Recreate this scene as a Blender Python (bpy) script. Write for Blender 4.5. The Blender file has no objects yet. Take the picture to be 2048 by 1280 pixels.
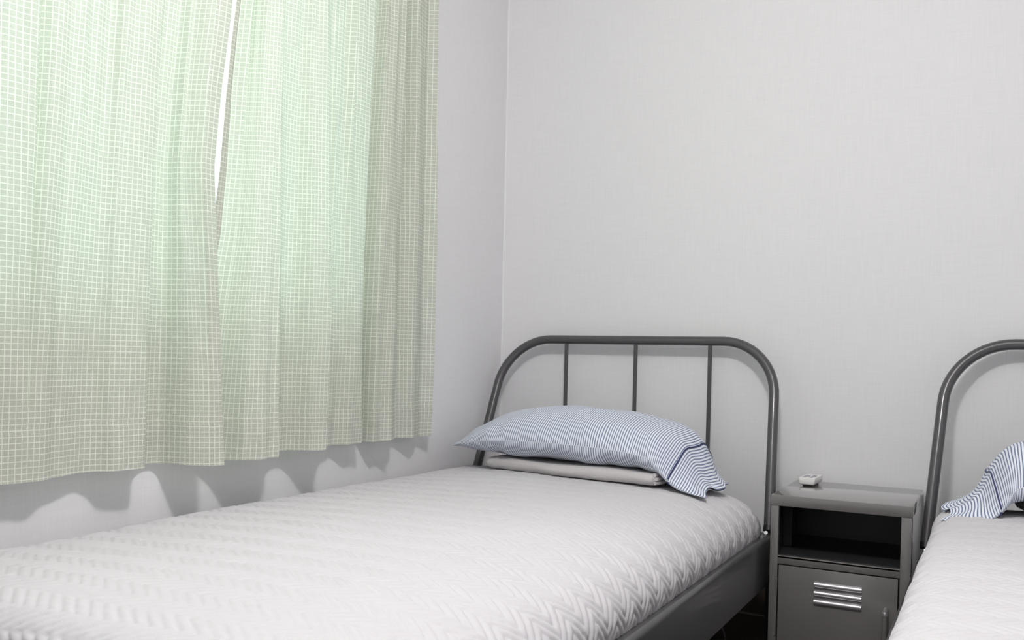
import bpy, bmesh, math, random
import numpy as np
from mathutils import Vector, Matrix
random.seed(7); np.random.seed(7)
C = bpy.context.scene
col = C.collection

# ------------------------------------------------------------------ camera, world, lights, exposure
CAM = Vector((1.6016, -2.9083, 0.80))
RIGHT = Vector((0.8812610587, 0.4721227585, 0.0218871496))
UP = Vector((-0.0282209901, 0.0063374772, 0.9995816185))
FWD = Vector((-0.4717865218, 0.8815100324, -0.0189087436))
cd = bpy.data.cameras.new('camera'); cam = bpy.data.objects.new('camera', cd); col.objects.link(cam)
m = Matrix((RIGHT, UP, -FWD)).transposed().to_4x4(); m.translation = CAM
cam.matrix_world = m
cd.sensor_width = 36; cd.sensor_fit = 'HORIZONTAL'; cd.lens = 1800.88/2048*36; cd.shift_y = 110/2048; cd.clip_start = .02
C.camera = cam
C.view_settings.view_transform = 'Standard'; C.view_settings.look = 'None'
C.view_settings.gamma = 1; C.view_settings.use_curve_mapping = False; C.view_settings.exposure = 0.0

w = bpy.data.worlds.new('sky'); C.world = w; w.use_nodes = True
w.node_tree.nodes['Background'].inputs[0].default_value = (.93, 1.0, .97, 1)
w.node_tree.nodes['Background'].inputs[1].default_value = 1.55

FZ = -.10                      # floor level
LAMP = (1.28, -2.0, 2.23)
ld = bpy.data.lights.new('ceiling_lamp_light', 'POINT'); ld.shadow_soft_size = .13; ld.energy = 77; ld.color = (1, .975, .975)
lo = bpy.data.objects.new('ceiling_lamp_light', ld); col.objects.link(lo); lo.location = LAMP

# ------------------------------------------------------------------ helpers
def srgb(r, g, b):
    f = lambda c: (c/255/12.92) if c/255 <= .04045 else ((c/255+.055)/1.055)**2.4
    return (f(r), f(g), f(b), 1)

def newmat(name):
    mt = bpy.data.materials.new(name); mt.use_nodes = True
    nt = mt.node_tree; return mt, nt, nt.nodes['Principled BSDF']

def mesh_obj(name, V, F, mat, parent=None, origin=(0, 0, 0), smooth=False, uv=None):
    """V in world coordinates, stored relative to origin (the thing's base)."""
    V = np.asarray(V, dtype=np.float64) - np.asarray(origin)
    me = bpy.data.meshes.new(name)
    F = np.asarray(F) if not isinstance(F, list) else F
    if isinstance(F, np.ndarray):
        n = len(F); k = F.shape[1]
        me.vertices.add(len(V)); me.vertices.foreach_set('co', V.astype(np.float32).ravel())
        me.loops.add(n*k); me.loops.foreach_set('vertex_index', F.astype(np.int32).ravel())
        me.polygons.add(n); me.polygons.foreach_set('loop_start', np.arange(0, n*k, k, dtype=np.int32))
        me.polygons.foreach_set('loop_total', np.full(n, k, dtype=np.int32))
        me.update(calc_edges=True)
        if uv is not None:
            l = me.uv_layers.new(name='UVMap'); l.data.foreach_set('uv', np.asarray(uv, dtype=np.float32)[F.ravel()].ravel())
    else:
        me.from_pydata([tuple(v) for v in V], [], F)
    me.validate()
    if smooth: me.polygons.foreach_set('use_smooth', [True]*len(me.polygons))
    me.materials.append(mat)
    o = bpy.data.objects.new(name, me); col.objects.link(o)
    if parent is not None: o.parent = parent
    else: o.location = origin
    return o

class MB:
    """collects shapes (world coordinates) into one mesh"""
    def __init__(s): s.bm = bmesh.new()
    def box(s, x0, x1, y0, y1, z0, z1, bev=0.0, seg=2):
        r = bmesh.ops.create_cube(s.bm, size=1)
        for v in r['verts']:
            v.co = Vector(((x0+x1)/2+v.co.x*(x1-x0), (y0+y1)/2+v.co.y*(y1-y0), (z0+z1)/2+v.co.z*(z1-z0)))
        if bev > 0:
            es = list({e for v in r['verts'] for e in v.link_edges})
            bmesh.ops.bevel(s.bm, geom=es, offset=bev, segments=seg, profile=.5, affect='EDGES')
        return s
    def cyl(s, p0, p1, r, n=20, r2=None, bev=0):
        p0, p1 = Vector(p0), Vector(p1); d = p1-p0
        M = Matrix.Translation((p0+p1)/2) @ d.to_track_quat('Z', 'Y').to_matrix().to_4x4()
        g = bmesh.ops.create_cone(s.bm, cap_ends=True, segments=n, radius1=r, radius2=r if r2 is None else r2, depth=d.length, matrix=M)
        if bev:
            es = [e for e in {e for v in g['verts'] for e in v.link_edges} if any(len(f.verts) > 4 for f in e.link_faces)]
            bmesh.ops.bevel(s.bm, geom=es, offset=bev, segments=2, profile=.5, affect='EDGES')
        return s
    def tube(s, pts, r, n=20, flat=1.0):
        pts = [Vector(p) for p in pts]; rings = []
        t0 = (pts[1]-pts[0]).normalized(); up = Vector((0, 1, 0)) if abs(t0.y) < .9 else Vector((1, 0, 0))
        for i, p in enumerate(pts):
            t = (pts[min(i+1, len(pts)-1)]-pts[max(i-1, 0)]).normalized()
            a = up - t*up.dot(t); a.normalize(); b = t.cross(a)
            rr = r[i] if isinstance(r, (list, tuple)) else r
            rings.append([s.bm.verts.new(p+a*math.cos(q)*rr+b*math.sin(q)*rr*flat) for q in [2*math.pi*k/n for k in range(n)]])
        for A, B in zip(rings, rings[1:]):
            for k in range(n): s.bm.faces.new((A[k], A[(k+1) % n], B[(k+1) % n], B[k]))
        s.bm.faces.new(rings[0][::-1]); s.bm.faces.new(rings[-1])
        return s
    def prism(s, prof, axis, a0, a1):
        """closed 2D profile extruded along an axis ('x': prof is (y,z); 'y': (x,z); 'z': (x,y))"""
        f = {'x': lambda p, a: (a, p[0], p[1]), 'y': lambda p, a: (p[0], a, p[1]), 'z': lambda p, a: (p[0], p[1], a)}[axis]
        A = [s.bm.verts.new(f(p, a0)) for p in prof]; B = [s.bm.verts.new(f(p, a1)) for p in prof]
        n = len(prof)
        for k in range(n): s.bm.faces.new((A[k], A[(k+1) % n], B[(k+1) % n], B[k]))
        s.bm.faces.new(A[::-1]); s.bm.faces.new(B)
        return s
    def build(s, name, mat, parent=None, origin=(0, 0, 0), angle=35):
        bmesh.ops.recalc_face_normals(s.bm, faces=s.bm.faces)
        for v in s.bm.verts: v.co -= Vector(origin)
        me = bpy.data.meshes.new(name); s.bm.to_mesh(me); s.bm.free()
        for p in me.polygons: p.use_smooth = True
        me.set_sharp_from_angle(angle=math.radians(angle))
        me.materials.append(mat)
        o = bpy.data.objects.new(name, me); col.objects.link(o)
        if parent is not None: o.parent = parent
        else: o.location = origin
        return o

def tag(o, label, cat, group=None, kind=None):
    o['label'] = label; o['category'] = cat
    if group: o['group'] = group
    if kind: o['kind'] = kind
    return o
def struct(o, label=None, cat=None):
    o['kind'] = 'structure'
    if label: o['label'] = label
    if cat: o['category'] = cat
    return o
def thing(name, loc, label, cat, group=None, kind=None):
    o = bpy.data.objects.new(name, None); col.objects.link(o); o.location = loc; o.empty_display_size = .1
    return tag(o, label, cat, group, kind)
def copy_thing(root, loc):
    r = root.copy(); col.objects.link(r); r.location = loc
    for ch in list(root.children):
        c = ch.copy(); col.objects.link(c); c.parent = r
        for g in list(ch.children):
            d = g.copy(); col.objects.link(d); d.parent = c
    return r

def grid_faces(nu, nv):
    i, j = np.meshgrid(np.arange(nu-1), np.arange(nv-1), indexing='ij'); a = i*nv+j
    return np.stack([a, a+nv, a+nv+1, a+1], -1).reshape(-1, 4)

def catmull(P, n):
    """dense smooth curve through P, n samples by arclength"""
    P = np.asarray(P, float); Q = np.vstack([2*P[0]-P[1], P, 2*P[-1]-P[-2]]); out = []
    for i in range(len(P)-1):
        a, b, c, d = Q[i:i+4]
        for t in np.linspace(0, 1, 40, endpoint=False):
            out.append(.5*((2*b)+(-a+c)*t+(2*a-5*b+4*c-d)*t*t+(-a+3*b-3*c+d)*t**3))
    out.append(P[-1]); out = np.array(out)
    s = np.r_[0, np.cumsum(np.linalg.norm(np.diff(out, axis=0), axis=1))]
    q = np.linspace(0, s[-1], n)
    return np.stack([np.interp(q, s, out[:, k]) for k in range(out.shape[1])], 1), q

def vnoise(x, y, seed=0):
    """smooth value noise on numpy arrays"""
    rs = np.random.RandomState(seed); T = rs.rand(256, 256)*2-1
    xi = np.floor(x).astype(int); yi = np.floor(y).astype(int); fx = x-xi; fy = y-yi
    fx = fx*fx*(3-2*fx); fy = fy*fy*(3-2*fy)
    g = lambda a, b: T[a % 256, b % 256]
    return (g(xi, yi)*(1-fx)+g(xi+1, yi)*fx)*(1-fy)+(g(xi, yi+1)*(1-fx)+g(xi+1, yi+1)*fx)*fy

# ------------------------------------------------------------------ materials
def mat_wallpaper(name, base):
    mt, nt, b = newmat(name); N = nt.nodes; L = nt.links
    tc = N.new('ShaderNodeTexCoord')
    outs = []
    for sc in ((700, 700, 30), (30, 30, 900)):          # linen weave: vertical and horizontal threads
        mp = N.new('ShaderNodeMapping'); mp.inputs['Scale'].default_value = sc; L.new(tc.outputs['Object'], mp.inputs[0])
        n = N.new('ShaderNodeTexNoise'); n.inputs['Scale'].default_value = .35; n.inputs['Detail'].default_value = 2; L.new(mp.outputs[0], n.inputs[0]); outs.append(n)
    ad = N.new('ShaderNodeMath'); ad.operation = 'ADD'; L.new(outs[0].outputs[0], ad.inputs[0]); L.new(outs[1].outputs[0], ad.inputs[1])
    mr = N.new('ShaderNodeMapRange'); mr.inputs[1].default_value = .6; mr.inputs[2].default_value = 1.4; mr.inputs[3].default_value = .97; mr.inputs[4].default_value = 1.03
    L.new(ad.outputs[0], mr.inputs[0])
    vm = N.new('ShaderNodeVectorMath'); vm.operation = 'SCALE'; vm.inputs[0].default_value = base[:3]; L.new(mr.outputs[0], vm.inputs['Scale'])
    L.new(vm.outputs[0], b.inputs['Base Color'])
    bp = N.new('ShaderNodeBump'); bp.inputs['Strength'].default_value = .12; bp.inputs['Distance'].default_value = .001
    L.new(ad.outputs[0], bp.inputs['Height']); L.new(bp.outputs[0], b.inputs['Normal'])
    b.inputs['Roughness'].default_value = .75; b.inputs['Specular IOR Level'].default_value = .2
    return mt
def mat_plain(name, base, rough=.5, metal=0, spec=.5, noise=0, nscale=60, coat=0):
    mt, nt, b = newmat(name); N = nt.nodes; L = nt.links
    b.inputs['Base Color'].default_value = base; b.inputs['Roughness'].default_value = rough
    b.inputs['Metallic'].default_value = metal; b.inputs['Specular IOR Level'].default_value = spec
    b.inputs['Coat Weight'].default_value = coat; b.inputs['Coat Roughness'].default_value = .10
    tc = N.new('ShaderNodeTexCoord'); n = N.new('ShaderNodeTexNoise'); n.inputs['Scale'].default_value = nscale; n.inputs['Detail'].default_value = 3
    L.new(tc.outputs['Object'], n.inputs[0])
    mr = N.new('ShaderNodeMapRange'); mr.inputs[3].default_value = rough-.04; mr.inputs[4].default_value = rough+.04
    L.new(n.outputs[0], mr.inputs[0]); L.new(mr.outputs[0], b.inputs['Roughness'])
    if noise:
        bp = N.new('ShaderNodeBump'); bp.inputs['Strength'].default_value = noise; bp.inputs['Distance'].default_value = .0006
        L.new(n.outputs[0], bp.inputs['Height']); L.new(bp.outputs[0], b.inputs['Normal'])
    return mt
def mat_floor():
    mt, nt, b = newmat('dark_wood_floor'); N = nt.nodes; L = nt.links
    tc = N.new('ShaderNodeTexCoord'); br = N.new('ShaderNodeTexBrick')
    br.inputs['Color1'].default_value = (.035, .024, .018, 1); br.inputs['Color2'].default_value = (.045, .03, .022, 1); br.inputs['Mortar'].default_value = (.01, .008, .006, 1)
    br.inputs['Scale'].default_value = 1; br.inputs['Mortar Size'].default_value = .002; br.inputs['Brick Width'].default_value = 1.2; br.inputs['Row Height'].default_value = .12
    L.new(tc.outputs['Object'], br.inputs[0])
    mp = N.new('ShaderNodeMapping'); mp.inputs['Scale'].default_value = (3, 60, 1); L.new(tc.outputs['Object'], mp.inputs[0])
    n = N.new('ShaderNodeTexNoise'); n.inputs['Scale'].default_value = 1; L.new(mp.outputs[0], n.inputs[0])
    mx = N.new('ShaderNodeMix'); mx.data_type = 'RGBA'; mx.blend_type = 'MULTIPLY'; mx.inputs[0].default_value = .5
    L.new(br.outputs[0], mx.inputs[6]); L.new(n.outputs[0], mx.inputs[7]); L.new(mx.outputs[2], b.inputs['Base Color'])
    b.inputs['Roughness'].default_value = .45
    return mt
def mat_curtain():
    mt, nt, b = newmat('green_check_cotton'); N = nt.nodes; L = nt.links
    uv = N.new('ShaderNodeUVMap'); sp = N.new('ShaderNodeSeparateXYZ'); L.new(uv.outputs[0], sp.inputs[0])
    def line(sock, period, wdt):
        d = N.new('ShaderNodeMath'); d.operation = 'DIVIDE'; d.inputs[1].default_value = period; L.new(sock, d.inputs[0])
        f = N.new('ShaderNodeMath'); f.operation = 'PINGPONG'; f.inputs[1].default_value = .5; L.new(d.outputs[0], f.inputs[0])
        mr = N.new('ShaderNodeMapRange'); mr.inputs[1].default_value = wdt*.6; mr.inputs[2].default_value = wdt*1.3; mr.inputs[3].default_value = 1; mr.inputs[4].default_value = 0
        L.new(f.outputs[0], mr.inputs[0]); return mr.outputs[0]
    a = line(sp.outputs[0], .0112, .070); c = line(sp.outputs[1], .0112, .070)
    mxm = N.new('ShaderNodeMath'); mxm.operation = 'MAXIMUM'; L.new(a, mxm.inputs[0]); L.new(c, mxm.inputs[1])
    # thread slubs
    mp = N.new('ShaderNodeMapping'); mp.inputs['Scale'].default_value = (900, 60, 1); L.new(uv.outputs[0], mp.inputs[0])
    n = N.new('ShaderNodeTexNoise'); n.inputs['Scale'].default_value = 1; L.new(mp.outputs[0], n.inputs[0])
    mp2 = N.new('ShaderNodeMapping'); mp2.inputs['Scale'].default_value = (60, 900, 1); L.new(uv.outputs[0], mp2.inputs[0])
    n2 = N.new('ShaderNodeTexNoise'); n2.inputs['Scale'].default_value = 1; L.new(mp2.outputs[0], n2.inputs[0])
    ad = N.new('ShaderNodeMath'); ad.operation = 'ADD'; L.new(n.outputs[0], ad.inputs[0]); L.new(n2.outputs[0], ad.inputs[1])
    mr = N.new('ShaderNodeMapRange'); mr.inputs[1].default_value = .6; mr.inputs[2].default_value = 1.4; mr.inputs[3].default_value = .85; mr.inputs[4].default_value = 1.15; L.new(ad.outputs[0], mr.inputs[0])
    def mixc(c1, c2):
        q = N.new('ShaderNodeMix'); q.data_type = 'RGBA'; q.inputs[6].default_value = c1; q.inputs[7].default_value = c2
        L.new(mxm.outputs[0], q.inputs[0])
        v = N.new('ShaderNodeVectorMath'); v.operation = 'SCALE'; L.new(q.outputs[2], v.inputs[0]); L.new(mr.outputs[0], v.inputs['Scale']); return v.outputs[0]
    at = N.new('ShaderNodeAttribute'); at.attribute_name = 'doubled'
    dm = N.new('ShaderNodeMapRange'); dm.inputs[3].default_value = 1; dm.inputs[4].default_value = .15; L.new(at.outputs['Fac'], dm.inputs[0])
    front = mixc((.45, .445, .39, 1), (.68, .69, .62, 1))
    back = mixc(TR1, TR2)
    df = N.new('ShaderNodeBsdfDiffuse'); L.new(front, df.inputs[0])
    tr = N.new('ShaderNodeBsdfTranslucent'); vs = N.new('ShaderNodeVectorMath'); vs.operation = 'SCALE'; L.new(back, vs.inputs[0]); L.new(dm.outputs[0], vs.inputs['Scale']); L.new(vs.outputs[0], tr.inputs[0])
    ms = N.new('ShaderNodeAddShader'); L.new(df.outputs[0], ms.inputs[0]); L.new(tr.outputs[0], ms.inputs[1])
    bp = N.new('ShaderNodeBump'); bp.inputs['Strength'].default_value = .15; bp.inputs['Distance'].default_value = .0005
    L.new(ad.outputs[0], bp.inputs['Height']); L.new(bp.outputs[0], df.inputs['Normal'])
    L.new(ms.outputs[0], N['Material Output'].inputs[0]); N.remove(b)
    return mt
TR1 = (.215, .27, .23, 1); TR2 = (.27, .33, .29, 1)
def mat_stripe():
    mt, nt, b = newmat('navy_pinstripe_cotton'); N = nt.nodes; L = nt.links
    uv = N.new('ShaderNodeUVMap'); sp = N.new('ShaderNodeSeparateXYZ'); L.new(uv.outputs[0], sp.inputs[0])
    d = N.new('ShaderNodeMath'); d.operation = 'DIVIDE'; d.inputs[1].default_value = .0074; L.new(sp.outputs[0], d.inputs[0])
    f = N.new('ShaderNodeMath'); f.operation = 'PINGPONG'; f.inputs[1].default_value = .5; L.new(d.outputs[0], f.inputs[0])
    mr = N.new('ShaderNodeMapRange'); mr.inputs[1].default_value = .14; mr.inputs[2].default_value = .26; mr.inputs[3].default_value = 1; mr.inputs[4].default_value = 0
    L.new(f.outputs[0], mr.inputs[0])
    q = N.new('ShaderNodeMix'); q.data_type = 'RGBA'; q.inputs[6].default_value = (.88, .91, .98, 1); q.inputs[7].default_value = (.17, .21, .34, 1); L.new(mr.outputs[0], q.inputs[0])
    L.new(q.outputs[2], b.inputs['Base Color']); b.inputs['Roughness'].default_value = .8; b.inputs['Sheen Weight'].default_value = .1; b.inputs['Specular IOR Level'].default_value = .2
    return mt
def mat_fabric(name, base, bscale=900, st=.3):
    mt, nt, b = newmat(name); N = nt.nodes; L = nt.links
    tc = N.new('ShaderNodeTexCoord'); n = N.new('ShaderNodeTexNoise'); n.inputs['Scale'].default_value = bscale; n.inputs['Detail'].default_value = 2; L.new(tc.outputs['Object'], n.inputs[0])
    bp = N.new('ShaderNodeBump'); bp.inputs['Strength'].default_value = st; bp.inputs['Distance'].default_value = .0008
    L.new(n.outputs[0], bp.inputs['Height']); L.new(bp.outputs[0], b.inputs['Normal'])
    mr = N.new('ShaderNodeMapRange'); mr.inputs[3].default_value = .93; mr.inputs[4].default_value = 1.07; L.new(n.outputs[0], mr.inputs[0])
    v = N.new('ShaderNodeVectorMath'); v.operation = 'SCALE'; v.inputs[0].default_value = base[:3]; L.new(mr.outputs[0], v.inputs['Scale']); L.new(v.outputs[0], b.inputs['Base Color'])
    b.inputs['Roughness'].default_value = .9; b.inputs['Specular IOR Level'].default_value = .15; b.inputs['Sheen Weight'].default_value = .15
    return mt
def mat_glass():
    mt, nt, b = newmat('window_glass'); N = nt.nodes; L = nt.links; N.remove(b)
    t = N.new('ShaderNodeBsdfTransparent'); t.inputs[0].default_value = (.95, 1, .98, 1); g = N.new('ShaderNodeBsdfGlossy'); g.inputs['Roughness'].default_value = .02
    mx = N.new('ShaderNodeMixShader'); mx.inputs[0].default_value = .05
    L.new(t.outputs[0], mx.inputs[1]); L.new(g.outputs[0], mx.inputs[2]); L.new(mx.outputs[0], N['Material Output'].inputs[0])
    return mt
def mat_emit(name, c, s):
    mt, nt, b = newmat(name); b.inputs['Base Color'].default_value = (.9, .9, .9, 1); b.inputs['Emission Color'].default_value = c; b.inputs['Emission Strength'].default_value = s
    return mt

M_wall = mat_wallpaper('linen_wallpaper', (.835, .83, .84))
M_ceil = mat_plain('ceiling_paint', (.82, .82, .82, 1), .8)
M_floor = mat_floor()
M_base = mat_plain('dark_brown_baseboard', (.05, .038, .03, 1), .5)
M_caulk = mat_plain('white_caulk', (.85, .85, .86, 1), .6)
M_winframe = mat_plain('white_window_frame', (.8, .8, .8, 1), .4)
M_steel = mat_plain('grey_powder_coated_steel', (.085, .083, .087, 1), .32, .2, .5, .05, 500, coat=.3)
M_steel_dark = mat_plain('grey_steel_inside', (.05, .05, .052, 1), .4, .2, .5)
M_ns = mat_plain('warm_grey_enamel', (.185, .176, .172, 1), .12, 0, .6, 0, 500, coat=1)
M_inside_shade = mat_plain('cabinet_inside_shade', (.032, .033, .036, 1), .4)  # cabinet enamel darkened, compartment shade put into the colour
M_louver = mat_plain('brushed_aluminium', (.72, .70, .73, 1), .36, .85)
M_chrome = mat_plain('zinc_screw', (.7, .7, .7, 1), .2, 1.0)
M_black = mat_plain('black_plastic', (.012, .012, .014, 1), .45)
M_quilt = mat_fabric('pale_lilac_grey_quilted_cotton', (.62, .605, .625), 1200, .25)
M_throw = mat_fabric('taupe_grey_waffle_cotton', (.60, .57, .575), 380, 1.0)
M_stripe = mat_stripe()
M_seam = mat_fabric('white_blue_seam', (.75, .78, .85), 1200, .2)
M_navy = mat_fabric('navy_hem_thread', (.05, .06, .16), 1200, .3)
M_curt = mat_curtain()
M_glass = mat_glass()
M_white = mat_plain('white_plastic', (.90, .885, .86, 1), .35)
M_btn = mat_plain('grey_rubber_button', (.30, .29, .36, 1), .6)

# ------------------------------------------------------------------ room shell
RX, RYF, RZ = 3.15, -3.75, 2.35
WY0, WY1, WZ0, WZ1 = -2.62, -.875, .875, 2.06
struct(MB().box(-.15, RX+.15, RYF-.15, .15, FZ-.1, FZ).build('floor', M_floor), 'dark brown wooden floor under the beds', 'floor')
struct(MB().box(-.15, RX+.15, RYF-.15, .15, RZ, RZ+.1).build('ceiling', M_ceil), 'plain white ceiling of the room', 'ceiling')
struct(MB().box(0, RX, 0, .15, FZ, RZ).build('wall_back', M_wall), 'pale grey linen wallpaper wall behind both headboards', 'wall')
struct(MB().box(RX, RX+.15, RYF-.15, .15, FZ, RZ).build('wall_right', M_wall), 'pale grey wall right of the beds', 'wall')
struct(MB().box(0, RX, RYF-.15, RYF, FZ, RZ).build('wall_front', M_wall), 'pale grey wall at the foot of the beds', 'wall')
wl = MB().box(-.15, 0, RYF-.15, WY0, FZ, RZ).box(-.15, 0, WY1, .15, FZ, RZ).box(-.15, 0, WY0, WY1, FZ, WZ0).box(-.15, 0, WY0, WY1, WZ1, RZ)
struct(wl.build('wall_left', M_wall), 'pale grey window wall behind the green curtains', 'wall')
struct(MB().prism([(0, 0), (.006, 0), (.0045, -.0035), (0, -.006)], 'z', .11, RZ).build('trim_1', M_caulk), 'thin white caulk line in the corner of the two walls', 'trim')
struct(MB().prism([(0, FZ), (-.014, FZ), (-.014, -.004), (-.010, 0), (-.005, .001), (-.005, .105), (0, .108)], 'x', .014, RX).build('baseboard_back', M_base), 'dark brown baseboard along the back wall', 'baseboard')
struct(MB().prism([(0, FZ), (.014, FZ), (.014, -.004), (.010, 0), (.005, .001), (.005, .105), (0, .108)], 'y', RYF, 0).build('baseboard_left', M_base), 'dark brown baseboard along the window wall', 'baseboard')
wf = MB()
for a, b_, c, d in ((WY0, WY1, WZ0, WZ0+.04), (WY0, WY1, WZ1-.04, WZ1), (WY0, WY0+.04, WZ0+.04, WZ1-.04), (WY1-.012, WY1, WZ0+.04, WZ1-.04)):
    wf.box(-.13, -.06, a, b_, c, d, .003)
win = struct(wf.build('window_1', M_winframe), 'white framed window hidden behind the green curtains', 'window')
ym = -1.62
for nm, a, b_, xx in (('sash_left', WY0+.04, ym+.03, -.105), ('sash_right', ym-.03, WY1-.012, -.08)):
    s_ = MB().box(xx-.01, xx+.01, a, b_, WZ0+.04, WZ0+.06).box(xx-.01, xx+.01, a, b_, WZ1-.06, WZ1-.04).box(xx-.01, xx+.01, a, a+.045, WZ0+.06, WZ1-.06).box(xx-.01, xx+.01, b_-.012 if nm == 'sash_right' else b_-.045, b_, WZ0+.06, WZ1-.06)
    so = s_.build('window_sash', M_winframe, win)
    MB().box(xx-.002, xx+.002, a+.045, b_-.012 if nm == 'sash_right' else b_-.045, WZ0+.06, WZ1-.06).build('window_pane', M_glass, so)

# ceiling lamp (out of frame, lights the room)
lamp = thing('ceiling_lamp', (LAMP[0], LAMP[1], RZ), 'round white ceiling lamp above the gap between the beds', 'lamp')
MB().cyl((LAMP[0], LAMP[1], RZ-.03), (LAMP[0], LAMP[1], RZ), .06, 32, bev=.008).build('lamp_base', M_white, lamp, lamp.location)
gb = MB(); bmesh.ops.create_uvsphere(gb.bm, u_segments=32, v_segments=20, radius=.125, matrix=Matrix.Translation((LAMP[0], LAMP[1], LAMP[2]+.04)))
lg = gb.build('lamp_globe', mat_emit('lamp_globe_glow', (1, .98, .98, 1), 3), lamp, lamp.location)
lg.visible_shadow = True
lo.location = (LAMP[0], LAMP[1], LAMP[2]-.10); ld.shadow_soft_size = .10

# ------------------------------------------------------------------ bed frame
def make_bed(label, x0):
    cx = .53
    O = (x0+cx, -1.15, FZ)
    t = thing('metal_bed', O, label, 'bed', 'grey steel single beds')
    ys = lambda z: -.052-.36*(.868-z)                   # headboard leans back towards the wall
    # headboard arch
    hb = lambda z: .4715+.065*(.868-z)
    pts = []
    zt, r = .868, .17
    for z in np.linspace(.325, zt-r, 10): pts.append((x0+cx-hb(z), ys(z), z))
    xc = cx-hb(zt-r/2)+r
    for a in np.linspace(0, math.pi/2, 15)[1:]:
        z = zt-r+r*math.sin(a); pts.append((x0+xc-r*math.cos(a)-(hb(zt-r)-hb(zt-r/2))*(1-math.sin(a)), ys(z), z))
    left = list(pts); right = [(2*(x0+cx)-p[0], p[1], p[2]) for p in left[::-1]]
    mid = [(x, ys(zt), zt) for x in np.linspace(left[-1][0], right[0][0], 8)[1:-1]]
    hbo = MB().tube(left+mid+right, .0152, 24).build('headboard_tube', M_steel, t, O)
    for xs in (.286, .541, .794):
        zb = .262
        MB().cyl((x0+xs+.0, ys(zt)-.0, zt-.012), (x0+xs, ys(zt), zb), .0068, 14).build('spindle', M_steel, t, O)
    MB().box(x0+.05, x0+2*cx-.05, ys(zt)-.012, ys(zt)+.012, .25, .27, .003).build('lower_bar', M_steel, t, O)
    for sx in (-1, 1):
        MB().box(x0+cx+sx*.494-.010, x0+cx+sx*.494+.010, ys(.33)+.006, ys(zt), .255, .265, .002).build('bar_tab', M_steel, t, O)
    # cross rail behind mattress
    MB().box(x0+.035, x0+2*cx-.035, -.243, -.223, .17, .27, .003).build('head_rail', M_steel, t, O)
    # side rails: C-profile with rolled top lip
    for sx in (-1, 1):
        xo = x0+cx+sx*.52
        prof = [(xo, .172), (xo, .296), (xo-sx*.003, .303), (xo-sx*.010, .308), (xo-sx*.024, .308), (xo-sx*.026, .302), (xo-sx*.012, .299), (xo-sx*.006, .292), (xo-sx*.006, .172)]
        MB().prism(prof, 'y', -2.20, -.262).build('side_rail', M_steel, t, O)
    # foot rail
    MB().box(x0+.02, x0+2*cx-.02, -2.225, -2.205, .18, .305, .003).build('foot_rail', M_steel, t, O)
    # legs
    for sx in (-1, 1):
        xo = x0+cx+sx*.505
        for yy in (-.125, -2.20):
            MB().box(xo-.016-sx*.012, xo+.016-sx*.012, yy-.018, yy+.018, FZ, .30, .006).build('leg', M_steel, t, O)
        # bracket gusset, black cap and zinc bolt at the headboard foot
        MB().prism([(-.262, .172), (-.262, .298), (-.10, .298), (-.10, .19), (-.13, .172)], 'x', xo+sx*.006, xo+sx*.010).tube([(xo+sx*.011, -.258, .262), (xo+sx*.011, -.20, .235), (xo+sx*.011, -.11, .215)], .0028, 8).build('bracket', M_steel, t, O)
        px_ = x0+cx+sx*hb(.325)
        MB().cyl((px_, ys(.325)+.001, .327), (px_, ys(.32)-.004, .313), .0158, 20).build('end_cap', M_black, t, O)
        MB().cyl((px_-sx*.002, ys(.32)-.020, .306), (px_-sx*.002, ys(.32)-.030, .313), .0055, 10).build('bolt', M_chrome, t, O)
    # slat base
    sl = MB()
    for k in range(12): sl.box(x0+.03, x0+2*cx-.03, -2.15+k*.165, -2.08+k*.165, .255, .268)
    sl.build('slat_base', M_steel_dark, t, O)
    return t
bed = make_bed('grey steel bed frame whole in view, left of the nightstand beside the window wall', .0)
bed2 = copy_thing(bed, (bed.location.x+1.43, bed.location.y, bed.location.z))
bed2['label'] = 'grey steel bed frame right of the nightstand, cut off by the right edge'

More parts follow.
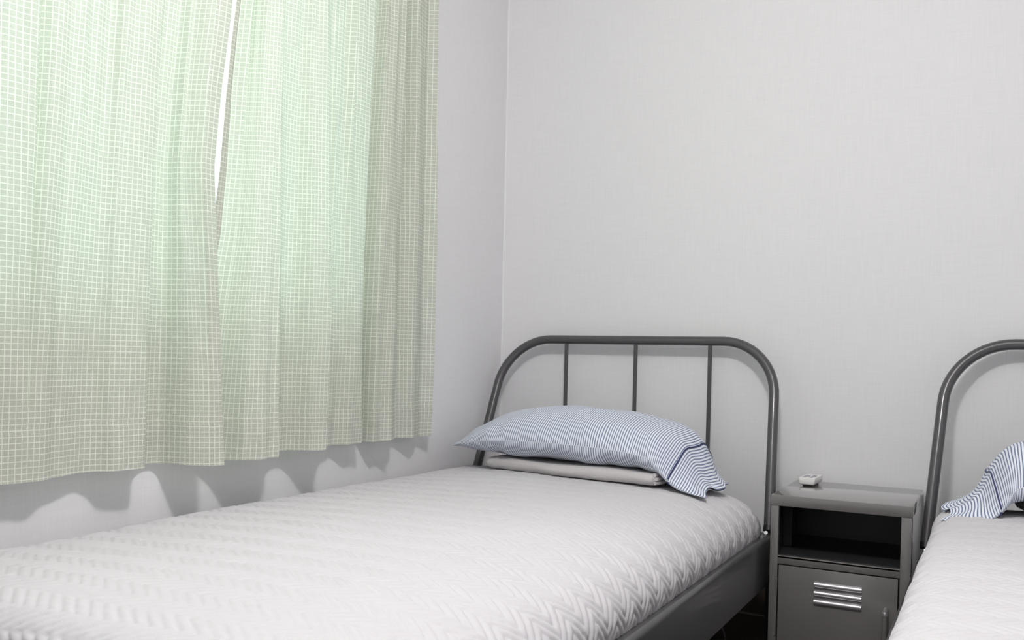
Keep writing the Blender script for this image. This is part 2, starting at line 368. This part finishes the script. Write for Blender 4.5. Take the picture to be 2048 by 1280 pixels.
# ------------------------------------------------------------------ mattress + quilted bedspread
def make_quilt(x0, name, label, seed):
    O = (x0+.52, -1.15, .27)
    P = [(.058, .270), (.052, .30), (.049, .35), (.052, .395), (.062, .424), (.083, .4405), (.12, .4485), (.25, .453), (.45, .455), (.62, .453), (.75, .449), (.85, .441), (.925, .428), (.98, .408), (1.012, .380), (1.026, .350), (1.026, .318), (1.014, .292), (1.000, .270)]
    prof, s = catmull(P, 450)
    # along the bed: y from head to foot, with a drop at both ends
    Q = [(-.268, .160), (-.262, .120), (-.262, .075), (-.275, .045), (-.30, .024), (-.345, .010), (-.42, .003), (-.60, 0), (-1.2, .0), (-1.9, 0), (-2.10, .006), (-2.17, .03), (-2.19, .08), (-2.19, .16)]
    yp, t = catmull(Q, 700)
    S, T = np.meshgrid(s, t, indexing='ij')
    X = np.repeat(prof[:, :1], len(t), 1)+x0; Z0 = np.repeat(prof[:, 1:], len(t), 1)
    Y = np.repeat(yp[None, :, 0], len(s), 0); D = np.repeat(yp[None, :, 1], len(s), 0)
    zt = .27
    frac = np.clip((Z0-zt)/(.45-zt), 0, 1.05)
    Z = Z0-D*frac
    # plan view corner rounding
    rc = .07
    for cy, sg in ((-.262, 1), (-2.19, -1)):
        dy = (cy-Y)*sg; dxl = X-x0-.049; dxr = x0+1.026-X
        for dx, sx in ((dxl, 1), (dxr, -1)):
            ins = (dx < rc) & (dy < rc)
            a = np.clip(rc-dx, 0, rc); b = np.clip(rc-dy, 0, rc); r = np.hypot(a, b); k = np.where(r > 1e-6, np.minimum(1, rc/np.maximum(r, 1e-6)*np.maximum(a, b)/np.maximum(r, 1e-9)*1.0), 1)
            k = np.where(ins, np.maximum(a, b)/np.maximum(r, 1e-9), 1)
            X = np.where(ins, X+sx*a*(1-k), X); Y = np.where(ins, Y-sg*b*(1-k), Y)
    Pm = np.stack([X, Y, Z], -1)
    du = np.gradient(Pm, axis=0); dv = np.gradient(Pm, axis=1); nn = np.cross(dv, du)
    nn /= np.linalg.norm(nn, axis=-1, keepdims=True)+1e-9
    if nn[225, 350, 2] < 0: nn = -nn
    # chevron quilting: puffed zig-zag channels
    tt = T + .12*S + .004*vnoise(S*6, T*6, seed)
    per = .084
    ph = np.abs(((tt/per) % 1)*2-1)                    # triangle 0..1
    q = (S + .050*ph + .003*vnoise(S*14, T*14, seed+1))/.0245
    g = np.abs(np.sin(np.pi*q))
    puff = g**.38
    seam = np.clip(np.minimum(ph, 1-ph)/.07, 0, 1)
    top = np.clip((Z-.36)/.08, 0, 1)
    H = (.0047+.0006*(1-top))*(puff*(.75+.25*seam)) 
    H += .0035*vnoise(S*4.2, T*3.6, seed+2)*np.clip((Z-.30)/.05, 0, 1) + .0012*vnoise(S*13, T*13, seed+3) + .0007*vnoise(S*75, T*110, seed+6)
    H = H*np.clip((Z-.275)/.02, 0, 1)
    Pm = Pm+nn*H[..., None]
    o = mesh_obj(name, Pm.reshape(-1, 3), grid_faces(len(s), len(t)), M_quilt, None, O, smooth=True)
    tag(o, label, 'bedspread', 'quilted bedspreads')
    return o
make_quilt(0, 'quilted_bedspread', 'pale grey chevron quilted bedspread on the bed beside the window wall', 3)
make_quilt(1.43, 'quilted_bedspread', 'pale grey quilted bedspread at lower right, on the bed right of the nightstand', 23)

# ------------------------------------------------------------------ folded throw
def make_throw(x0, mirror, label):
    # folded stack of layers rounded at the front fold; local frame: l along x, d back from front
    L_, D_, H_ = .575, .26, .034
    n = 90; k = 60
    us = np.linspace(0, 1, n)
    prof = []
    for a in np.linspace(-math.pi/2, math.pi/2, 22): prof.append((-.018*math.cos(a)-.0, H_/2+H_/2*math.sin(a)))
    top = [(d, H_) for d in np.linspace(.01, D_, 18)]
    bot = [(d, 0) for d in np.linspace(D_, .01, 18)]
    pr = np.array(prof+top+bot)
    V = []
    for i, u in enumerate(us):
        e = min(u, 1-u)/.02; sh = 1 if e > 1 else math.sqrt(max(0, 1-(1-e)**2))
        for j, (d, z) in enumerate(pr):
            zz = z if z > 0 else 0
            zz = H_/2+(zz-H_/2)*(.72+.28*sh)
            w = .0025*math.sin(u*9+z*30)+.002*math.sin(u*23+1)
            V.append((u*L_, -(.0)+d+w-.01*math.sin(u*math.pi), zz+(.002*math.sin(u*11+d*9) if z > .02 else 0)))
    V = np.array(V)
    if mirror: V[:, 0] = L_-V[:, 0]
    ang = math.radians(-8) if not mirror else math.radians(8)
    P0 = np.array([x0+.222, -.468, .458]) if not mirror else np.array([x0+.265, -.56, .458])
    c, s = math.cos(ang), math.sin(ang)
    W = np.stack([V[:, 0]*c-V[:, 1]*s, V[:, 0]*s+V[:, 1]*c, V[:, 2]], 1)+P0
    m_ = len(pr); F = []
    for i in range(n-1):
        for j in range(m_): F.append((i*m_+j, i*m_+(j+1) % m_, (i+1)*m_+(j+1) % m_, (i+1)*m_+j))
    F.append(tuple(range(m_))[::-1]); F.append(tuple((n-1)*m_+j for j in range(m_)))
    O = W.mean(0); O[2] = .458
    o = mesh_obj('folded_throw', W, F, M_throw, None, tuple(O), smooth=True)
    bm = bmesh.new(); bm.from_mesh(o.data); bmesh.ops.recalc_face_normals(bm, faces=bm.faces); bm.to_mesh(o.data); bm.free()
    tag(o, label, 'blanket')
    # visible folded layers at the open end
    ex = L_-.004 if not mirror else .004
    fl = MB()
    for q in range(3):
        pts = []
        for d in np.linspace(-.006, D_-.02, 14):
            X_ = ex+(.005+.003*math.sin(d*40+q*2))*(1 if not mirror else -1); Y_ = d
            pts.append((X_*c-Y_*s+P0[0], X_*s+Y_*c+P0[1], .458+.007+q*.011))
        fl.tube(pts, .0056, 8)
    fl.build('fold_layers', M_throw, o, tuple(O))
    return o
make_throw(0, False, 'folded grey throw blanket under the striped pillow beside the window wall')
make_throw(1.43, True, 'folded throw blanket under the striped pillow at the right edge')

# ------------------------------------------------------------------ pillows
def make_pillow(x0, mirror, label, seed):
    U = [0, .02, .10, .22, .36, .50, .64, .74, .82, .88, .93, .97, 1.0]
    CXs = [.078, .090, .15, .245, .365, .495, .62, .715, .795, .850, .886, .912, .936]
    CZ = [.518, .520, .532, .546, .553, .554, .551, .544, .534, .515, .482, .458, .448]
    TT = [.003, .018, .050, .077, .094, .098, .095, .088, .078, .062, .038, .016, .004]
    BB = [.003, .010, .030, .048, .060, .062, .060, .056, .050, .040, .020, .006, .001]
    YF = [-.455, -.465, -.495, -.525, -.540, -.548, -.555, -.560, -.565, -.560, -.562, -.572, -.585]
    YB = [-.235, -.215, -.175, -.150, -.140, -.140, -.150, -.160, -.175, -.215, -.255, -.280, -.295]
    if mirror:                                         # this flap is pinched lower and spread flatter
        CXs[9:12] = [.838, .870, .905]; TT[9:12] = [.050, .024, .010]; CZ[10:12] = [.473, .455]
    u = np.linspace(0, 1, 200)
    cub = lambda A: catmull(np.stack([np.array(U)*1.0, np.array(A)*1.0], 1), 2000)[0]
    def ev(A):
        c = cub(A); return np.interp(u, c[:, 0], c[:, 1])
    cx, cz, tt, bb, yf, yb = [ev(A) for A in (CXs, CZ, TT, BB, YF, YB)]
    v = np.sin(np.linspace(-1, 1, 110)*math.pi/2)      # denser at the seams
    Uu, Vv = np.meshgrid(u, v, indexing='ij')
    def sheet(sgn):
        prof = (1-np.abs(Vv)**2.4)**.62 if sgn > 0 else (1-np.abs(Vv)**3)**.42
        th = (tt if sgn > 0 else bb)[:, None]*prof
        y = (yf[:, None]+yb[:, None])/2 + Vv*(yb-yf)[:, None]/2
        x = cx[:, None]+0*Vv
        arc = np.clip((Uu-.84)/.16, 0, 1)
        dip = np.exp(-((Uu-.90)/.07)**2)*np.clip(-Vv, 0, 1)**2
        x = x-.035*dip
        z = cz[:, None]+sgn*th-.030*dip
        # droop of the long edges, wrinkles radiating from the edges and sag folds
        wr = .0085*vnoise(Uu*24+seed, Vv*2.2+5, seed)*np.abs(Vv)**2.2*(1-arc) + .005*vnoise(Uu*9, Vv*4, seed+4)
        z = z+sgn*wr*(prof > .02)*np.clip(th/.03, 0, 1)
        z = z+.010*np.sin(Uu*7+Vv*2)*0
        # flap flutes
        z = z+arc*(.010*np.sin(Vv*7.5+1.2+Uu*3)+.004*np.sin(Vv*15))*np.clip(1.15-np.abs(Vv)*.25, 0, 1)*(1-.55*arc)
        x = x+.012*arc*np.sin(Vv*5.0+.6)
        # front bottom corner of the flap lies on the bed
        fl_ = np.interp(x, [.80, .85, .925, .98, 1.012], [.455, .447, .434, .414, .386])+.004
        z = np.where(Uu < .80, z, np.maximum(z, fl_+(.0014 if sgn > 0 else 0)))
        if sgn < 0: z = np.maximum(z, np.where((Uu > .26) & (Uu < .80), .4925, z))
        return x, y, z
    s = np.r_[0, np.cumsum(np.hypot(np.diff(cx), np.diff(cz+tt*.5)))]
    nv = len(v); nu = len(u); Ms = []
    xt, yt, zt = sheet(1); xb, yb_, zb = sheet(-1)
    for x, y, z in ((xt, yt, zt), (xb, yb_, zb)):
        if mirror: x = 1.012-x
        Ms.append(np.stack([x+x0, y, z], -1).reshape(-1, 3))
    # seam: both sheets share their border position
    for A in (Ms[1],):
        idx = [i*nv+j for i in range(nu) for j in (0, nv-1)]+list(range(nv))
        A[idx] = Ms[0][idx]
    uvm = np.stack([np.repeat(s[:, None], nv, 1), yt], -1).reshape(-1, 2)
    uvb = uvm+np.array([.0031, 0])
    F = grid_faces(nu, nv)
    cut = int(.895*(nu-1))
    fi = np.repeat(np.arange(nu-1), nv-1)
    O = (x0+.5, -.34, .49) if not mirror else (x0+.54, -.34, .49)
    t = thing('pillow', O, label, 'pillow', 'striped pillows')
    for nm, sel in (('cushion', fi < cut), ('pillowcase_flap', fi >= cut)):
        Fa = F[sel]; Fb = F[sel][:, ::-1]+len(Ms[0])
        if mirror: Fa, Fb = Fa[:, ::-1], Fb[:, ::-1]
        FF = np.vstack([Fa, Fb]); VV = np.vstack(Ms); UVs = np.vstack([uvm, uvb])
        used = np.unique(FF); rm = -np.ones(len(VV), int); rm[used] = np.arange(len(used))
        mesh_obj(nm, VV[used], rm[FF], M_stripe, t, O, smooth=True, uv=UVs[used])
    # navy hem band following the surface at the start of the flap, and front seam piping
    hb = MB(); row = Ms[0].reshape(nu, nv, 3)[cut]; row2 = Ms[1].reshape(nu, nv, 3)[cut]
    loop = [tuple(p) for p in row[3:-3]]
    hb.tube(loop, .0036, 8, .6); hb.tube([tuple(p) for p in row2[3:-3]], .0030, 8)
    hb.build('hem_band', M_navy, t, O)
    g = Ms[0].reshape(nu, nv, 3)
    MB().tube([tuple(p) for p in g[2:cut, 0]], .0010, 6).build('seam_piping', M_seam, t, O)
    return t
make_pillow(0, False, 'navy and white pinstriped pillow on the folded throw, beside the window wall', 11)
make_pillow(1.43, True, 'navy and white striped pillow cut off by the right edge of the photo', 31)

# ------------------------------------------------------------------ nightstand
NX0, NX1, NY, NZ = 1.069, 1.428, -.385, .44
NO = ((NX0+NX1)/2, NY/2, FZ)
ns = thing('nightstand', NO, 'grey metal locker nightstand with open shelf between the two beds', 'nightstand')
zb = FZ+.045
top = MB().box(NX0, NX1, NY, -.016, NZ-.030, NZ, .0022)
top.build('top', M_ns, ns, NO)
cb = MB()
cb.box(NX0+.001, NX0+.004, NY+.004, -.02, zb, NZ-.030)                   # sides
cb.box(NX1-.004, NX1-.001, NY+.004, -.02, zb, NZ-.030)
cb.box(NX0+.004, NX1-.004, -.023, -.02, zb, NZ-.030)                     # back
cb.box(NX0+.004, NX1-.004, NY+.02, -.023, zb, zb+.004)
cb.build('body', M_ns, ns, NO)
fr = MB()
fr.box(NX0+.001, NX0+.022, NY+.001, NY+.02, zb, NZ-.030, .001)
fr.box(NX1-.027, NX1-.001, NY+.001, NY+.02, zb, NZ-.030, .001)
fr.box(NX0+.022, NX1-.027, NY+.001, NY+.02, zb, zb+.022, .001)
fr.build('front_frame', M_ns, ns, NO)
MB().box(NX0+.0218, NX1-.0268, NY+.0015, -.024, .268, .272).box(NX0+.0218, NX1-.0268, NY+.0015, NY+.020, .2508, .2745, .0012).build('shelf', M_ns, ns, NO)
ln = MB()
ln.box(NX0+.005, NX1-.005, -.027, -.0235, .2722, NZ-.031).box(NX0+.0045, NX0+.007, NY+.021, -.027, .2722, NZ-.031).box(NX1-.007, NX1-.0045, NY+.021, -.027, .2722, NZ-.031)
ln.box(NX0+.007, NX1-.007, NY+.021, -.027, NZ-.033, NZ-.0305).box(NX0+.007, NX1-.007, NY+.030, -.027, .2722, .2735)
ln.build('inner_shade_panels', M_inside_shade, ns, NO)  # added dark panels that paint the shade inside the open compartment
# recessed vertical ribs inside the open compartment
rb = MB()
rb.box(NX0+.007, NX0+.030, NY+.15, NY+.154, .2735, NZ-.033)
rb.build('inner_rib', M_inside_shade, ns, NO)
DX0, DX1, DZ0, DZ1 = NX0+.0255, NX1-.0305, zb+.026, .2478
dr = MB().box(DX0, DX1, NY+.002, NY+.018, DZ0, DZ1, .0016).build('door', M_ns, ns, NO)
MB().box(NX0+.0218, NX1-.0268, NY+.019, NY+.022, zb+.02, .2507).build('door_gap_shade', M_black, ns, NO)  # added black sheet, stands in for shade in the gaps around the door
for k in range(3):
    zc = DZ1-.0405-.0232*k
    x_a, x_b = DX0+.0955, DX0+.216
    pr = []
    for a in np.linspace(0, math.pi, 9): pr.append((NY+.002-.0085*math.sin(a), zc+.0076*math.cos(a)))
    MB().prism(pr, 'x', x_a, x_b).build('louver', M_louver, dr, NO)
hx = DX1-.0275
hd = MB().tube([(hx, NY+.004, DZ1-.082), (hx, NY-.012, DZ1-.082), (hx, NY-.017, DZ1-.086), (hx, NY-.018, DZ1-.094), (hx, NY-.018, DZ1-.16), (hx, NY-.017, DZ1-.166), (hx, NY-.012, DZ1-.17), (hx, NY+.004, DZ1-.17)], .0065, 14)
hd.build('handle', M_ns, dr, NO)
MB().cyl((hx, NY-.0175, DZ1-.084), (hx, NY-.0185, DZ1-.098), .0076, 20, bev=.0025).build('handle_cap', M_louver, dr, NO)
for zc in (DZ1-.0595, DZ0+.055):
    hg = MB(); hxx = NX0+.0205
    hg.cyl((hxx, NY+.001, zc-.024), (hxx, NY+.001, zc+.024), .0028, 12)
    hg.build('hinge', M_ns, ns, NO)
    MB().cyl((hxx, NY+.001, zc+.024), (hxx, NY+.001, zc+.027), .0024, 10).build('hinge_pin', M_chrome, ns, NO)
for lx in (NX0+.02, NX1-.02):
    for ly in (NY+.025, -.04):
        MB().box(lx-.012, lx+.012, ly-.012, ly+.012, FZ, zb+.002, .003).build('leg', M_ns, ns, NO)

# ------------------------------------------------------------------ remote control
RO = (1.122, -.085, NZ)
rm = thing('remote_control', RO, 'small white remote control lying on the nightstand top', 'remote control')
rm.rotation_euler = (0, 0, math.radians(-3))
rmb = MB()
bm = rmb.bm
secs = []
for z, k in ((.0018, .80), (.0045, .93), (.011, 1.0), (.0205, 1.0), (.0225, .965)):
    ring = []
    hw, hl = .0235*k, .056*(1-(1-k)*.5); rr = .006
    for cxs, cys, a0 in ((1, 1, 0), (-1, 1, 90), (-1, -1, 180), (1, -1, 270)):
        for q in range(5):
            a = math.radians(a0+q*22.5); ring.append(bm.verts.new((cxs*(hw-rr)+rr*math.cos(a), cys*(hl-rr)+rr*math.sin(a), z)))
    secs.append(ring)
for A, B in zip(secs, secs[1:]):
    for q in range(20): bm.faces.new((A[q], A[(q+1) % 20], B[(q+1) % 20], B[q]))
bm.faces.new(secs[0][::-1]); bm.faces.new(secs[-1])
rmb.build('casing', M_white, rm)
MB().box(-.014, .014, -.04, .04, 0, .002).build('battery_cover', M_black, rm)
for bx, by, sx, sy in ((-.0115, -.031, .004, .0035), (.0085, -.031, .0045, .0035), (-.009, -.008, .0075, .006), (.0105, -.008, .0065, .006), (-.009, .014, .006, .0035), (.0095, .014, .006, .0035)):
    MB().box(bx-sx, bx+sx, by-sy, by+sy, .0222, .0236, .0006).build('button', M_btn, rm)

# ------------------------------------------------------------------ power cable under the bed
pc = MB().tube([tuple(p) for p in catmull([(.985, -.63, .17), (.992, -.62, .14), (1.0, -.60, .11), (1.0, -.575, .08), (.99, -.54, .03), (.97, -.45, -.06), (.955, -.35, -.094), (.94, -.22, -.096), (.93, -.03, -.096)], 40)[0]], .003, 8).build('power_cable', M_steel, None)
tag(pc, 'thin dark power cable hanging below the bed rail left of the nightstand', 'cable')

# ------------------------------------------------------------------ curtains
TOPZ = 2.14
def make_curtain(prof_b, prof_t, hem, label, seed, edge, end, n=620, rows=150):
    """prof_b / prof_t: control points (y, x) at the hem and at the heading, same count"""
    B, s = catmull(prof_b, n)
    # same parameter for the top: evaluate by matching control index
    def dense(P):
        P = np.asarray(P, float); Q = np.vstack([2*P[0]-P[1], P, 2*P[-1]-P[-2]]); out = []; par = []
        for i in range(len(P)-1):
            a, b, c, d = Q[i:i+4]
            for t in np.linspace(0, 1, 40, endpoint=False):
                out.append(.5*((2*b)+(-a+c)*t+(2*a-5*b+4*c-d)*t*t+(-a+3*b-3*c+d)*t**3)); par.append(i+t)
        out.append(P[-1]); par.append(len(P)-1); return np.array(out), np.array(par)
    db, par = dense(prof_b); dt, _ = dense(prof_t)
    sb = np.r_[0, np.cumsum(np.linalg.norm(np.diff(db, axis=0), axis=1))]
    pq = np.interp(s, sb*s[-1]/sb[-1], par)
    Bt = np.stack([np.interp(pq, par, db[:, k]) for k in (0, 1)], 1)
    Tt = np.stack([np.interp(pq, par, dt[:, k]) for k in (0, 1)], 1)
    zz = np.linspace(0, 1, rows); zs = hem+(TOPZ-hem)*zz
    hb = np.interp(hem+.095, zs, zz)
    Sg, Zg = np.meshgrid(s, zs, indexing='ij')
    f = ((Zg-hem)/(TOPZ-hem)); f = f*f*(3-2*f)*.35+f*.65
    Y = Bt[:, :1]*(1-f)+Tt[:, :1]*f; X = Bt[:, 1:]*(1-f)+Tt[:, 1:]*f
    ez = np.interp(Zg, [e[0] for e in edge], [e[1] for e in edge]); ei = -1 if end else 0
    Y = Y+(ez-Y[ei][None, :])*np.exp(-(np.abs(Sg-s[ei])/.16)**1.5)
    # fine gathers coming down from the heading
    gth = np.clip((Zg-1.15)/.9, 0, 1)
    X = X + gth*.007*np.sin(Sg*2*math.pi/.052+2.5*np.sin(Sg*9)+.6*np.sin(Zg*3)) 
    # soft buckles
    wv = 1-np.abs(vnoise(Sg*17+seed+.4*Zg, Zg*.7, seed))*2
    X = X+.011*wv+.0065*vnoise(Sg*30, Zg*1.1, seed+8)-.004+.0014*vnoise(Sg*40, Zg*12, seed+1)
    Y = Y+.003*vnoise(Sg*9, Zg*2.4, seed+2)
    # stitched hem 9 cm up: doubled cloth, slight pucker along the seam
    d = Zg-(hem+.093)
    X = X-.0022*np.exp(-(d/.0035)**2)+.0012*(d < 0)+.0012*np.exp(-(d/.02)**2)*vnoise(Sg*60, Zg*10, seed+5)
    X = np.maximum(X, .008)
    Zg = Zg+.004*vnoise(Sg*3.1, Sg*0+1, seed+7)*(1-f)
    uv = np.stack([Sg, Zg+.0], -1).reshape(-1, 2)
    V = np.stack([X, Y, Zg], -1).reshape(-1, 3)
    O = (float(np.mean(X)), float(np.mean(Y)), hem)
    o = mesh_obj('curtain', V, grid_faces(n, rows), M_curt, None, O, smooth=True, uv=uv)
    dbl = np.maximum((Zg < hem+.093)*.22, (np.abs(Sg-s[ei]) < .030)*(.40 if end else 1.0)).astype(np.float32)
    at = o.data.attributes.new('doubled', 'FLOAT', 'POINT'); at.data.foreach_set('value', dbl.ravel())
    tag(o, label, 'curtain', 'green checked curtains')
    return o
LB = [(-2.72, .06), (-2.62, .10), (-2.50, .04), (-2.38, .10), (-2.26, .035), (-2.14, .085), (-2.04, .03), (-1.975, .03), (-1.930, .052), (-1.885, .060), (-1.868, .030), (-1.900, .018), (-1.890, .048), (-1.852, .066), (-1.815, .052), (-1.775, .030), (-1.740, .032), (-1.710, .060), (-1.670, .075), (-1.635, .066), (-1.622, .030), (-1.590, .018), (-1.560, .020), (-1.550, .048), (-1.540, .085), (-1.515, .125), (-1.492, .132)]
LT = [(-2.70, .075), (-2.60, .09), (-2.49, .07), (-2.37, .09), (-2.26, .07), (-2.15, .09), (-2.06, .07), (-1.99, .07), (-1.935, .082), (-1.885, .086), (-1.860, .070), (-1.850, .064), (-1.830, .076), (-1.795, .092), (-1.765, .088), (-1.735, .072), (-1.700, .074), (-1.670, .086), (-1.640, .096), (-1.610, .092), (-1.595, .072), (-1.575, .066), (-1.555, .068), (-1.540, .078), (-1.525, .088), (-1.505, .094), (-1.470, .098)]
RB = [(-1.515, .030), (-1.480, .026), (-1.450, .036), (-1.425, .075), (-1.395, .112), (-1.350, .130), (-1.305, .124), (-1.285, .098), (-1.245, .050), (-1.195, .032), (-1.165, .062), (-1.140, .102), (-1.112, .114), (-1.098, .090), (-1.050, .045), (-1.000, .034), (-.965, .050), (-.925, .056), (-.900, .050), (-.886, .012), (-.866, .012), (-.860, .058), (-.830, .073), (-.775, .072), (-.750, .058), (-.732, .034), (-.700, .030), (-.660, .048), (-.620, .054), (-.585, .046), (-.540, .054)]
RT = [(-1.455, .078), (-1.430, .076), (-1.400, .080), (-1.375, .090), (-1.350, .098), (-1.315, .102), (-1.280, .100), (-1.265, .088), (-1.230, .076), (-1.185, .074), (-1.160, .084), (-1.130, .096), (-1.100, .100), (-1.080, .090), (-1.040, .078), (-1.000, .076), (-.965, .084), (-.925, .088), (-.890, .080), (-.865, .064), (-.850, .064), (-.835, .076), (-.810, .086), (-.780, .084), (-.755, .074), (-.738, .066), (-.716, .014), (-.698, .066), (-.660, .078), (-.630, .072), (-.600, .076)]
make_curtain(LB, LT, .556, 'green checked curtain left of the bright gap, running out of frame', 5, [(.55, -1.486), (.8, -1.494), (1.06, -1.503), (1.20, -1.506), (1.37, -1.487), (1.573, -1.455), (1.9, -1.414), (2.14, -1.39)], True)
make_curtain(RB, RT, .553, 'green checked curtain right of the bright gap, nearest the room corner', 17, [(.55, -1.500), (.9, -1.460), (1.06, -1.431), (1.21, -1.415), (1.384, -1.405), (1.59, -1.386), (1.9, -1.347), (2.14, -1.312)], False, n=640)
rod = thing('curtain_rod', (.085, -1.6, TOPZ-.02), 'slim white curtain rod above the window carrying both curtains', 'curtain rod')
RO2 = rod.location
MB().cyl((.085, -2.80, TOPZ-.012), (.085, -.45, TOPZ-.012), .008, 16).build('rod', M_winframe, rod, RO2)
for yy in (-2.76, -.49):
    MB().box(0, .085, yy-.006, yy+.006, TOPZ-.02, TOPZ-.004).build('bracket', M_winframe, rod, RO2)
